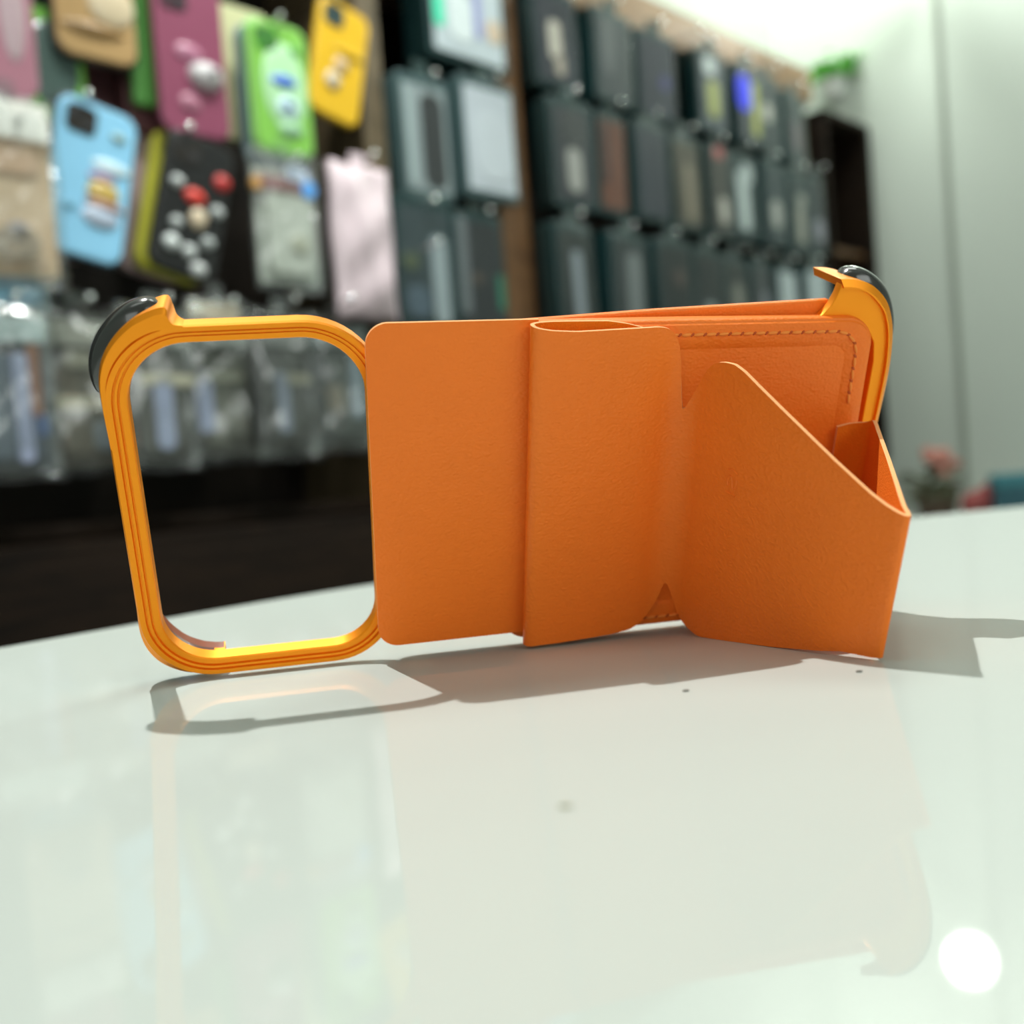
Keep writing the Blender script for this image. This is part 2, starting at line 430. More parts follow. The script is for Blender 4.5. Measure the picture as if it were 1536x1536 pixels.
# small embossed mark on the stand flap, letters turned sideways
bm = bmesh.new()
nrm = Vector((-dr.y, dr.x))
def onflap(a, v, h):
    f = a/58.; z = -.9*math.sin(math.pi*f)*(.4+.6*(v/70))
    p = H+dr*a+nrm*(.425-z+h); return Vector((p.x*mm, v*mm, p.y*mm))
def stroke(P, r=.22):
    for (a, v), (c, d) in zip(P, P[1:]):
        add_cyl(bm, onflap(a, v, -.02), onflap(c, d, -.02), r*mm, 8)
def s_glyph(v0, h, a0, wd):   # an S lying on its side
    pts = [(a0, v0+h*.1), (a0-wd*.12, v0+h*.5), (a0+wd*.1, v0+h*.9), (a0+wd*.35, v0+h*.95), (a0+wd*.5, v0+h*.6), (a0+wd*.6, v0+h*.15), (a0+wd*.85, v0), (a0+wd*1.05, v0+h*.4), (a0+wd, v0+h*.9)]
    stroke([tuple(p) for p in catmull(pts, 3)])
s_glyph(45.4, 2.6, 17.0, 2.2)
stroke([(16.8, 44.2), (19.3, 44.1)]); stroke([(16.9, 49.2), (18.2, 49.5), (19.4, 48.9)])
from_bm('embossed_mark', bm, M_leather, flapo)

# ------------------------------------------------------------------ counter
M_table = bpy.data.materials.new('white_gloss_laminate'); M_table.use_nodes = True
n = M_table.node_tree.nodes; l = M_table.node_tree.links; n.clear()
out = n.new('ShaderNodeOutputMaterial'); df = n.new('ShaderNodeBsdfDiffuse'); gl = n.new('ShaderNodeBsdfGlossy'); mx = n.new('ShaderNodeMixShader')
lw = n.new('ShaderNodeLayerWeight'); pw = n.new('ShaderNodeMath'); pw.operation = 'POWER'; pw.inputs[1].default_value = 4.; mr = n.new('ShaderNodeMapRange')
mr.inputs['To Min'].default_value = .055; mr.inputs['To Max'].default_value = .30
l.new(lw.outputs['Facing'], pw.inputs[0]); l.new(pw.outputs[0], mr.inputs['Value']); l.new(mr.outputs['Result'], mx.inputs[0])
tc = n.new('ShaderNodeTexCoord'); nz = n.new('ShaderNodeTexNoise'); nz.inputs['Scale'].default_value = 45; nz.inputs['Detail'].default_value = 3
l.new(tc.outputs['Object'], nz.inputs['Vector'])
cr = n.new('ShaderNodeMapRange'); cr.inputs['To Min'].default_value = .02; cr.inputs['To Max'].default_value = .04
l.new(nz.outputs['Fac'], cr.inputs['Value']); l.new(cr.outputs['Result'], gl.inputs['Roughness'])
df.inputs['Color'].default_value = (.495, .545, .515, 1); gl.inputs['Color'].default_value = (1, 1, 1, 1)
l.new(df.outputs[0], mx.inputs[1]); l.new(gl.outputs[0], mx.inputs[2]); l.new(mx.outputs[0], out.inputs['Surface'])
M_white = mat('white_laminate', (.75, .78, .75), .4)
ctr = [(-.157, .309), (-.06, .424), (.07, .513), (.205, .574), (.30, .602), (.42, .622), (.8, .64), (1.0, .58), (1.08, .4), (1.1, -.3), (.9, -.6), (-.1, -.6), (-.27, -.45), (-.31, -.15), (-.285, .06), (-.23, .2)]
cp = [(p.x, p.y) for p in catmull(ctr, 10, True)][::-1]
counter = empty('counter', 'white glossy shop counter with rounded edge under the orange phone case', 'counter', Matrix.Translation((.4, 0, 0)))
slab('counter_top', [(x-.4, y) for x, y in cp], TZ-.035, TZ, M_table, counter, .003)
slab('counter_body', inset([(x-.4, y) for x, y in cp], .06), 0, TZ-.034, M_white, counter)
# specks on the counter
for nm, lb, px, py, r in (('crumb', 'pale crumb on the counter in front of the fold of the case', 848, 1211, .0005), ('crumb', 'tiny dark speck on the counter just below the centre flap', 1029, 1037, .0004), ('crumb', 'tiny dark speck on the counter left of the stand flap tip', 1289, 1008, .0004)):
    d = ray(px, py); P = CAM+d*((TZ-CAM.z)/d.z); bm = bmesh.new()
    add_ell(bm, (0, 0, r*.35), (r*1.6, r, r*.4), None, 2)
    o = from_bm(nm, bm, mat('speck', (.35, .33, .22) if r > .00045 else (.08, .07, .05), .8), None, True, P); tag(o, lb, 'crumb')

# ------------------------------------------------------------------ the display wall (runs away to the right at 45 degrees)
TD = Vector((R2, R2, 0)); ND = Vector((R2, -R2, 0)); UP = Vector((0, 0, 1)); W0 = Vector((-.735, .735, TZ))
WM = Matrix.Translation(W0) @ Matrix((TD, UP, ND)).transposed().to_4x4()    # local x = along the wall, y = up from counter height, z = out of the wall
def wl(px, py, off):
    """wall coordinates (t, height) of what is seen at a photo point, at a distance off in front of the hanging plane"""
    d = ray(px, py); o = W0+ND*off; t = ((o-CAM).dot(ND))/d.dot(ND); P = CAM+d*t-W0
    return P.dot(TD), P.z
def wmat(t, z, off, tilt=0, turn=0):
    return WM @ Matrix.Translation((t, z, off)) @ Matrix.Rotation(math.radians(turn), 4, 'Y') @ Matrix.Rotation(math.radians(tilt), 4, 'Z')

M_darkback = wood('dark_back_panel', (.006, .005, .004), (.016, .012, .009))
M_brown = wood('brown_wood', (.075, .036, .014), (.15, .075, .03), (3, 3, 14))
M_olive = wood('olive_brown_wood', (.075, .055, .03), (.13, .095, .055), (3, 3, 14))
M_base = wood('dark_walnut', (.0045, .0026, .0016), (.016, .0085, .0045), (2, 14, 2), .7)
M_base.node_tree.nodes['Principled BSDF'].inputs['Specular IOR Level'].default_value = .12
M_darkback.node_tree.nodes['Principled BSDF'].inputs['Specular IOR Level'].default_value = .2
M_fascia = wood('tan_wood', (.20, .115, .055), (.29, .17, .085), (10, 2, 2))
M_chrome = mat('chrome', (.8, .82, .82), .12, metal=1.)

def bx(name, x0, x1, y0, y1, z0, z1, m, parent, bev=.002):
    bm = bmesh.new(); add_box(bm, x0, x1, y0, y1, z0, z1, bev); return from_bm(name, bm, m, parent)

cab = empty('display_cabinet', 'tall dark wooden wall display cabinet holding the hanging cases and boxes', 'cabinet', wmat(1.0, -TZ, -.24))
hz = TZ
bx('back_panel', -1.9, 1.06, hz+.015, hz+.862, .0, .02, M_darkback, cab)
for t0, t1, mm_, d0 in ((-.16, -.125, M_olive, .225), (.106, .168, M_brown, .198), (1.03, 1.075, M_olive, .19)):
    bx('post', t0, t1, hz+.015, hz+.795, .02, d0, mm_, cab)
bx('top_board', -1.9, 1.075, hz+.795, hz+.862, .02, .21, M_fascia, cab)
bx('bottom_board', -1.9, 1.075, hz+.012, hz+.028, .0, .2, M_base, cab)
# dark open bay at the far end
bay = empty('wall_shelf', 'dark open wall shelf unit at the far end of the display, beside the white wall', 'shelf', wmat(2.18, .03, -.23))
bx('back_panel', -.10, .11, 0, .735, 0, .012, M_base, bay)
bx('side_panel', .095, .115, 0, .735, .012, .22, M_base, bay); bx('side_panel', -.10, -.085, 0, .735, .012, .22, M_base, bay)
bx('top_panel', -.10, .115, .735, .75, 0, .22, M_base, bay); bx('bottom_panel', -.10, .115, -.012, .0, 0, .22, M_base, bay)
for y in (.24, .45): bx('shelf_board', -.085, .095, y, y+.015, .012, .2, M_brown, bay)
# lower cabinet
low = empty('base_cabinet', 'dark walnut base cabinet under the hanging bags', 'cabinet', wmat(.6, -TZ, -.24))
bx('carcass', -1.2, 1.55, 0, TZ+.01, .0, .26, M_base, low)
for i in range(6): 
    x0 = -1.19+i*.455
    d = bx('door', x0, x0+.45, .08, TZ-.01, .261, .279, M_base, low); 
bx('plinth', -1.2, 1.55, 0, .08, .26, .265, M_darkback, low)

# ---- builders of merchandise
mcache = {}
def pm(col, rough=.35, coat=.3, alpha=1.):
    k = (col, rough, coat, alpha)
    if k not in mcache: mcache[k] = mat('plastic_%d' % len(mcache), col, rough, coat=coat, alpha=alpha, var=.04)
    return mcache[k]
def film(name, tint, base=.06, diff=0., rough=.06, dcol=(.7, .74, .74)):
    m = bpy.data.materials.new(name); m.use_nodes = True; n = m.node_tree.nodes; l = m.node_tree.links; n.clear()
    out = n.new('ShaderNodeOutputMaterial'); tr = n.new('ShaderNodeBsdfTransparent'); gl = n.new('ShaderNodeBsdfGlossy'); fr = n.new('ShaderNodeLayerWeight'); pw = n.new('ShaderNodeMath'); pw.operation = 'POWER'; pw.inputs[1].default_value = 4; sc = n.new('ShaderNodeMath'); sc.operation = 'MULTIPLY'; sc.inputs[1].default_value = .6; ad = n.new('ShaderNodeMath'); mx = n.new('ShaderNodeMixShader')
    tr.inputs['Color'].default_value = (*tint, 1); gl.inputs['Roughness'].default_value = rough; ad.operation = 'ADD'; ad.inputs[1].default_value = base
    l.new(fr.outputs['Facing'], pw.inputs[0]); l.new(pw.outputs[0], sc.inputs[0]); l.new(sc.outputs[0], ad.inputs[0]); l.new(ad.outputs[0], mx.inputs[0]); l.new(tr.outputs[0], mx.inputs[1]); l.new(gl.outputs[0], mx.inputs[2])
    last = mx
    if diff:
        df = n.new('ShaderNodeBsdfDiffuse'); df.inputs['Color'].default_value = (*dcol, 1); m2 = n.new('ShaderNodeMixShader'); m2.inputs[0].default_value = diff
        l.new(mx.outputs[0], m2.inputs[1]); l.new(df.outputs[0], m2.inputs[2]); last = m2
    l.new(last.outputs[0], out.inputs['Surface']); return m
M_clear = film('clear_plastic_film', (.95, .97, .97), .07, .05)
M_shine = film('shiny_plastic_film', (.95, .97, .97), .12, .04, .11)
M_window = film('clear_box_window', (.97, .98, .98), .012, .0, .08)
M_tray = mat('dark_teal_plastic', (.009, .032, .034), .3, coat=.4)
M_tray2 = mat('grey_teal_plastic', (.05, .09, .095), .3, coat=.4)

def hook(t, z, off, length=None, label='', group='chrome display hooks'):
    L = (off+.2195) if length is None else length
    o = empty('display_hook', label, 'hook', wmat(t, z, off), group)
    bm = bmesh.new(); add_cyl(bm, (0, 0, -L), (0, 0, .0), .0022, 10); from_bm('rod', bm, M_chrome, o)
    bm = bmesh.new(); add_ell(bm, (0, .002, .002), (.0045, .0045, .0045), None, 3); from_bm('tip', bm, M_chrome, o)
    return o

def phone(label, px, py, w, h, col, off=0., tilt=0, turn=0, th=.011, rim=None, cut=True, art=(), group=None, cutcol=(.02, .016, .014), tz=None, name='phone_case'):
    t, z = tz if tz else wl(px, py, off)
    o = empty(name, label, 'phone case', wmat(t, z, off, tilt, turn), group)
    pts = rrect(-w/2, w/2, -h/2, h/2, w*.2, 8)
    slab('shell', pts, -th, 0, pm(col), o, .003)
    if rim: slab('edge_band', rrect(-w/2-.003, w/2+.003, -h/2-.003, h/2+.003, w*.22, 8), -th-.001, -.0035, pm(rim), o, .002)
    if cut:
        c = slab('camera_cutout', rrect(-w*.40, -w*.02, h*.27, h*.45, w*.09, 6), -.001, .0015, pm(cutcol), o, .0006)
        bm = bmesh.new()
        for a, b2 in ((-.29, .40), (-.13, .33)): add_cyl(bm, (w*a, h*b2, .0012), (w*a, h*b2, .0025), w*.06, 14)
        from_bm('lens_ring', bm, pm((.05, .05, .055), .2), c)
    for nm, x, y, rx, ry, dz, ac in art:
        bm = bmesh.new(); add_ell(bm, (x*w, y*h, 0), (rx*w, ry*h, dz), None, 3); from_bm(nm, bm, pm(ac), o)
    hook(t+math.sin(math.radians(-tilt))*(-h/2)*0, z+h/2*math.cos(math.radians(tilt))+.004, off+.006, None, 'chrome hook that carries the '+' '.join(label.split()[:9]).split(' on ')[0].split(' beside ')[0].split(' with ')[0].split(' behind ')[0].split(', ')[0]+' stack') if group is None and name == 'phone_case' and off > -.01 else None
    return o

def bag(label, px, py, w, h, off=0., tilt=0, turn=0, card=(.45, .40, .30), head=None, panel=None, bulge=.012, seed=0, group=None, film=None, name='product_bag', sleeve=True, inner=True, hy=(.20, .30), art=()):
    t, z = wl(px, py, off)
    o = empty(name, label, 'bag', wmat(t, z, off, tilt, turn), group)
    rnd = random.Random(seed)
    if inner:
        slab('backing_card', rrect(-w*.42, w*.42, -h*.44, h*.36, .004, 3), -.006, -.004, pm(card, .6, 0), o)
        if panel: slab('phone_case_inside', rrect(-w*.30, w*.30, -h*.38, h*.20, w*.12, 6), -.004, .003, pm(panel, .3, .5), o, .0015)
        if head: slab('paper_header', rrect(-w*.40, w*.40, h*hy[0], h*hy[1], .002, 3), -.004, .005, pm(head, .6, 0), o)
    for nm, x, y, rx, ry, c in art:
        slab(nm, [(x*w+p[0], y*h+p[1]) for p in rrect(-rx*w, rx*w, -ry*h, ry*h, min(rx*w, ry*h)*.8, 6)], -.003, .0062, pm(c, .4, .2), o, .001)
    N = 18; V = []; F = []
    ph = [rnd.uniform(0, 6.3) for _ in range(8)]
    for s in (1, -1):
        for i in range(N+1):
            for j in range(N+1):
                x = 2*i/N-1; y = 2*j/N-1
                e = max(0, (1-x**4)*(1-y**4))
                wv = .0035*math.sin(3.1*x+2*y+ph[0])+.003*math.sin(7*y-3*x+ph[1])+.002*math.sin(11*x+5*y+ph[2])
                V.append((x*w/2*(1+.02*math.sin(5*y+ph[3])), y*h/2*(1+.012*math.sin(6*x+ph[4])), s*(bulge*e)+wv*e+.001*math.sin(9*x+ph[5])))
    m = (N+1)**2
    for s in (0, 1):
        for i in range(N):
            for j in range(N):
                a = s*m+i*(N+1)+j; F.append((a, a+N+1, a+N+2, a+1) if s == 0 else (a, a+1, a+N+2, a+N+1))
    link('plastic_sleeve', V, F, film or M_clear, o, angle=180)
    slab('hang_tab', rrect(-w*.12, w*.12, h*.48, h*.48+.018, .004, 4), -.0007, .0007, film or M_clear, o)
    return o

def pack(label, t, z, w, h, d=.022, off=0., tilt=0, tray=None, face=(.03, .05, .055), blobs=(), turn=0, window=True, group='teal edged case boxes on the right rack', name='product_box'):
    o = empty(name, label, 'box', wmat(t, z, off, tilt, turn), group)
    slab('tray', rrect(-w/2, w/2, -h/2, h/2, .006, 4), -d, 0, tray or M_tray, o, .002)
    f = slab('front_card', rrect(-w*.43, w*.43, -h*.44, h*.42, .003, 3), -.0002, .0012, pm(tuple(c*.62 for c in face) if max(face) < .2 else face, .5, 0), o, .0004)
    for nm, x, y, rx, ry, c in blobs:
        slab(nm, [(x*w+p[0], y*h+p[1]) for p in rrect(-rx*w, rx*w, -ry*h, ry*h, min(rx*w, ry*h)*.8, 6)], .001, .0024, pm(c, .35, .3), o, .0005)
    if window:
        V, F = prism_data(rrect(-w*.46, w*.46, -h*.465, h*.45, .005, 4), .0, .004, .001)
        link('window', V, F, M_window, o)
    slab('hang_tab', rrect(-w*.16, w*.16, h*.49, h*.5+.022, .006, 4), -.003, -.002, pm((.02, .04, .04), .25, .5), o)
    return o

# ---- left rack: hanging phone cases, seen largest first
BLUE = (.26, .56, .80)
phone('light blue phone case with black edge and rainbow cup sticker, hanging on the left rack', 137, 270, .083, .163, BLUE, tilt=-12, rim=(.012, .016, .022),
      art=(('cloud_sticker', .22, .12, .25, .045, .004, (.62, .78, .85)), ('cup_sticker', .16, -.06, .21, .075, .006, (.55, .38, .10)), ('pink_sticker', .12, .035, .18, .02, .006, (.75, .45, .62)), ('band_sticker', .2, -.135, .26, .028, .006, (.55, .30, .24)),
           ('grey_sticker', .16, -.22, .24, .07, .005, (.45, .52, .66)), ('star_sticker', -.22, -.2, .07, .03, .004, (.18, .42, .58)), ('button_sticker', .27, .33, .10, .03, .004, (.30, .42, .40))))
for i, c in enumerate(((.52, .28, .25), (.55, .34, .30))):
    phone(['dusty pink phone case hanging directly behind the light blue case', 'dusty pink phone case rearmost behind the light blue case'][i], 0, 0, .083, .163, c, off=-.018-.02*i, tilt=-10-i, tz=(wl(137, 270, 0)[0]-.008-.006*i, wl(137, 270, 0)[1]+.006+.004*i), cut=False)
BLK = (.012, .012, .013)
phone('black phone case with red mushroom and white daisies on the left rack', 290, 308, .080, .160, BLK, tilt=-15,
      art=(('mushroom_cap', .0, .06, .16, .055, .007, (.72, .045, .03)), ('mushroom_stem', .10, -.08, .13, .075, .006, (.62, .50, .36)), ('red_flower', .36, .24, .13, .06, .006, (.50, .03, .03)),
           ('daisy', -.28, .12, .10, .042, .006, (.55, .58, .58)), ('daisy', -.20, -.16, .09, .04, .006, (.55, .58, .58)), ('daisy', -.22, -.31, .12, .055, .007, (.7, .74, .74)), ('daisy', .05, -.33, .11, .05, .007, (.55, .58, .58)), ('daisy', .22, -.43, .12, .05, .007, (.6, .62, .62)),
           ('daisy', .30, -.22, .10, .045, .006, (.42, .45, .45)), ('daisy', .36, .02, .10, .045, .006, (.5, .53, .53))))
phone('yellow phone case hanging directly behind the black mushroom case', 0, 0, .081, .162, (.50, .48, .05), off=-.022, tilt=-14, tz=(wl(290, 308, 0)[0]-.004, wl(290, 308, 0)[1]+.003), cut=False, th=.016)
phone('pale pink phone case rearmost behind the black mushroom case', 0, 0, .081, .162, (.50, .36, .36), off=-.044, tilt=-13, tz=(wl(290, 308, 0)[0]-.014, wl(290, 308, 0)[1]+.006), cut=False, th=.016)
phone('bright green phone case with blue eye-shaped stickers, hanging on the left rack', 423, 133, .079, .153, (.20, .47, .075), tilt=0, rim=(.27, .52, .18),
      art=(('pale_panel', .05, .02, .38, .34, .0035, (.40, .66, .38)), ('blue_sticker', .02, .05, .25, .06, .007, (.05, .15, .62)), ('ring_sticker', .06, -.14, .21, .10, .006, (.48, .66, .74)), ('pupil_sticker', .06, -.13, .10, .045, .009, (.04, .11, .20)), ('grey_sticker', .1, -.31, .22, .06, .005, (.28, .50, .30)), ('clip', .28, .32, .10, .05, .004, (.10, .35, .06))), cutcol=(.05, .22, .03))
phone('clear frosted phone case hanging directly behind the bright green case', 0, 0, .082, .166, (.16, .24, .27), off=-.02, tz=(wl(423, 132, 0)[0]-.002, wl(423, 132, 0)[1]-.006), cut=False)
phone('pale lemon phone case rearmost behind the bright green case', 0, 0, .080, .165, (.52, .52, .30), off=-.055, tz=(wl(423, 132, 0)[0]-.012, wl(423, 132, 0)[1]+.03), cut=False)
phone('mustard phone case with two round pale stickers, hanging at the right of the left rack', 510, 92, .076, .150, (.68, .40, .015), tilt=-13, art=(('round_sticker', .02, -.03, .15, .06, .006, (.62, .45, .28)), ('round_sticker', -.1, -.19, .15, .08, .006, (.55, .46, .34)), ('leaf_sticker', .15, .1, .3, .03, .005, (.75, .48, .03))), cutcol=(.03, .06, .06))
phone('magenta phone case with white round grip, hanging at the top of the left rack', 288, 85, .084, .175, (.235, .055, .105), art=(('grip', .17, -.11, .25, .09, .014, (.55, .52, .54)), ('grip_button', .22, -.10, .10, .035, .018, (.28, .27, .28)), ('glitter_patch', -.05, .02, .20, .06, .004, (.40, .15, .24)), ('glitter_patch', -.08, -.3, .16, .06, .004, (.36, .13, .2))), cutcol=(.05, .02, .03))
phone('dark maroon phone case hanging behind the magenta case', 0, 0, .084, .175, (.12, .045, .05), off=-.03, tz=(wl(288, 85, 0)[0]-.025, wl(288, 85, 0)[1]+.004), cut=False, th=.018)
phone('deep plum phone case hanging rearmost behind the magenta case', 0, 0, .084, .172, (.16, .07, .08), off=-.07, tz=(wl(288, 85, 0)[0]-.05, wl(288, 85, 0)[1]+.004), cut=False, th=.018)
phone('dark green phone case edge showing between the plum and magenta cases', 213, 55, .03, .15, (.05, .17, .03), off=-.015, cut=False)
phone('tan phone case with dark edge, cut off by the top left of the photo', 140, -20, .085, .150, (.42, .26, .11), off=.0, rim=(.02, .018, .015), art=(('cream_patch', .2, -.1, .3, .16, .005, (.62, .50, .34)), ('brown_curve', -.05, -.3, .4, .05, .005, (.30, .17, .06))), cut=False)
phone('black phone case hanging behind the tan case at the top left', 0, 0, .088, .165, (.014, .014, .014), off=-.031, tz=(wl(128, -35, -.02)[0], wl(128, -35, -.02)[1]), cut=False)
phone('green edged clear phone case hanging below the tan case at the top left', 74, 100, .074, .120, (.16, .42, .06), off=-.016, art=(('smoked_panel', .05, .02, .36, .38, .003, (.06, .10, .09)),), cut=False)
phone('muted pink phone case at the far left edge of the photo', -18, 8, .085, .165, (.42, .18, .24), off=.01, art=(('pale_patch', .25, 0, .15, .3, .003, (.5, .36, .40)),), cut=False)

# bags of the second row
bag('clear bag with cream case and white top, hanging at the far left edge', 16, 285, .098, .185, off=.012, card=(.62, .44, .28), panel=(.70, .52, .36), head=(.85, .83, .78), seed=1, hy=(.27, .46), art=(('beige_print', -.02, .14, .3, .06, (.60, .40, .27)), ('brown_print', .0, -.28, .22, .08, (.36, .29, .22)), ('grey_print', .02, -.22, .10, .05, (.36, .34, .38))))
bag('pale blue flat pouch hanging below the cream case at the far left', 18, 428, .08, .05, card=(.18, .36, .46), panel=(.16, .34, .46), seed=2, bulge=.004)
bag('clear bag with cream card and dark red stripe, hanging under the bright green case', 432, 332, .098, .168, card=(.40, .42, .37), head=(.22, .085, .085), panel=(.50, .52, .46), seed=3, art=(('hologram_glint', .30, .24, .10, .06, (.10, .35, .80)), ('hologram_glint', .16, .33, .16, .05, (.45, .52, .66)), ('amber_glint', -.42, .23, .06, .045, (.62, .33, .10)), ('tan_print', .12, -.16, .12, .06, (.42, .42, .33))))  # coloured glints of the iridescent stickers, painted as fixed patches
# pink pouch
M_pinkfilm = mat('pale_pink_film', (.66, .53, .58), .35, coat=.25)
bag('opaque pale pink pouch hanging beside the wooden post', 545, 364, .098, .196, off=.0, seed=4, film=M_pinkfilm, bulge=.014, inner=False, name='pouch')
bag('small tan pouch lying above the lower row of clear bags', 325, 470, .075, .032, card=(.42, .36, .27), panel=(.5, .43, .33), seed=5, bulge=.006)
# lower row of clear bags
rowdef = [(12, 585, (.07, .085, .10), (.10, .13, .17), (.45, .55, .55)), (122, 585, (.10, .085, .06), (.115, .10, .075), (.30, .30, .25)), (238, 583, (.06, .06, .055), (.075, .072, .065), (.30, .33, .30)), (336, 580, (.085, .085, .07), (.11, .11, .085), (.33, .36, .33)), (428, 578, (.03, .03, .028), (.04, .04, .038), (.16, .17, .16)), (512, 574, (.05, .06, .055), (.06, .07, .065), (.22, .27, .27))]
CR = (.50, .46, .34); LV = (.34, .38, .54)
arts = [(('lavender_strip', .12, -.1, .08, .3, LV), ('rust_print', .25, .05, .06, .2, (.26, .11, .06)), ('blue_print', .3, -.2, .05, .06, (.06, .12, .30))),
        (('cream_strip', .0, -.08, .34, .04, CR), ('lavender_strip', .30, .14, .10, .16, LV), ('grey_print', .22, -.27, .14, .09, (.22, .25, .27)), ('cream_print', -.02, .17, .16, .05, (.26, .25, .19))),
        (('cream_strip', .1, .05, .36, .035, CR), ('lavender_strip', .02, -.15, .12, .22, LV)),
        (('cream_strip', -.1, .06, .34, .035, (.34, .34, .26)), ('lavender_strip', -.28, -.1, .10, .2, LV), ('tan_print', .12, -.2, .16, .12, (.17, .17, .14))),
        (('cream_strip', .12, .04, .26, .035, (.24, .23, .17)), ('lavender_strip', -.08, -.12, .09, .2, (.19, .22, .29))),
        (('lavender_strip', .2, .0, .08, .26, (.22, .28, .33)), ('tan_print', -.12, -.12, .12, .1, (.20, .18, .14)))]
lbl = ['clear bag of bluish cases in the lower row, at the far left edge', 'clear bag with brown card in the lower row, left of the camera frame', 'clear bag with grey case in the lower row, behind the left of the camera frame', 'clear bag with tan header in the lower row, behind the middle of the camera frame', 'dark clear bag in the lower row, fifth from the left', 'clear bag with olive card in the lower row, nearest the orange leather']
for i, (x, y, c, p, hd) in enumerate(rowdef):
    bag(lbl[i], x, y, .094, .178, off=-.03*(i % 2), card=c, panel=p, head=hd, art=arts[i], hy=(.26, .40), film=M_shine, seed=20+i, turn=(-6, 5, 8, -4, 6, -8)[i], bulge=.014, group='clear bags in the lower row')
# hooks above bags
for px, py, txt in ((16, 190, 'cream case bag'), (432, 245, 'red striped bag'), (545, 240, 'pale pink pouch'), (12, 452, 'leftmost bag of the lower row'), (122, 455, 'brown card bag'), (238, 455, 'grey case bag'), (336, 458, 'tan header bag'), (428, 455, 'dark clear bag'), (512, 455, 'olive card bag')):
    t, z = wl(px, py, .0); hook(t, z, .02, None, 'chrome hook that carries the '+txt)

# ---- middle rack: three rows
G2 = 'boxes on the middle rack'
def pk(label, px, py, w, h, **k):
    off = k.get('off', 0.); t, z = wl(px, py, off); return pack(label, t, z, w, h, **k)
pk('box with colourful print on white, top of the middle rack', 700, 10, .155, .165, face=(.50, .56, .60), tray=M_tray, d=.05, blobs=(('mint_print', -.36, -.05, .06, .2, (.05, .75, .45)), ('lilac_print', .12, .05, .05, .3, (.32, .33, .60)), ('red_print', -.1, .2, .2, .08, (.6, .1, .12)), ('tan_print', .32, -.15, .10, .10, (.62, .48, .36)), ('white_print', -.1, -.12, .15, .2, (.72, .78, .8))), group=G2)
pk('smoked clear box with dark case in the middle of the middle rack', 640, 207, .09, .165, face=(.22, .26, .27), tray=M_tray2, d=.04, blobs=(('dark_print', .12, -.02, .22, .38, (.03, .032, .035)), ('grey_print', -.33, 0, .08, .4, (.30, .36, .37))), group=G2)
pk('white box in the middle of the middle rack, beside the wooden post', 735, 210, .108, .168, face=(.46, .50, .55), tray=M_tray2, d=.045, blobs=(('pale_print', .05, -.05, .35, .3, (.52, .56, .61)),), off=.01, group=G2)
pk('teal box with pale upright stripe, bottom of the middle rack', 640, 395, .10, .175, face=(.05, .075, .085), blobs=(('pale_print', .22, -.12, .14, .34, (.26, .31, .33)), ('olive_print', -.28, .0, .14, .06, (.08, .10, .06)), ('blue_print', -.2, -.3, .2, .12, (.07, .10, .13))), d=.04, group=G2)
pk('dark box with green mark, bottom of the middle rack beside the wooden post', 722, 410, .095, .17, face=(.03, .035, .04), blobs=(('grey_print', -.35, .05, .10, .4, (.12, .135, .145)), ('green_print', .38, -.15, .06, .15, (.02, .16, .10)), ('brown_print', -.1, -.05, .1, .05, (.07, .055, .045))), d=.04, group=G2)
for px, py, txt in ((700, -70, 'top'), (640, 118, 'smoked'), (735, 120, 'white'), (640, 305, 'striped'), (722, 322, 'green marked')):
    t, z = wl(px, py, .0); hook(t, z, .015, None, 'chrome hook that carries the %s box of the middle rack' % txt)
t, z = wl(657, 366, .055); hook(t, z, .055, .27, 'long chrome hook end in front of the striped teal box')

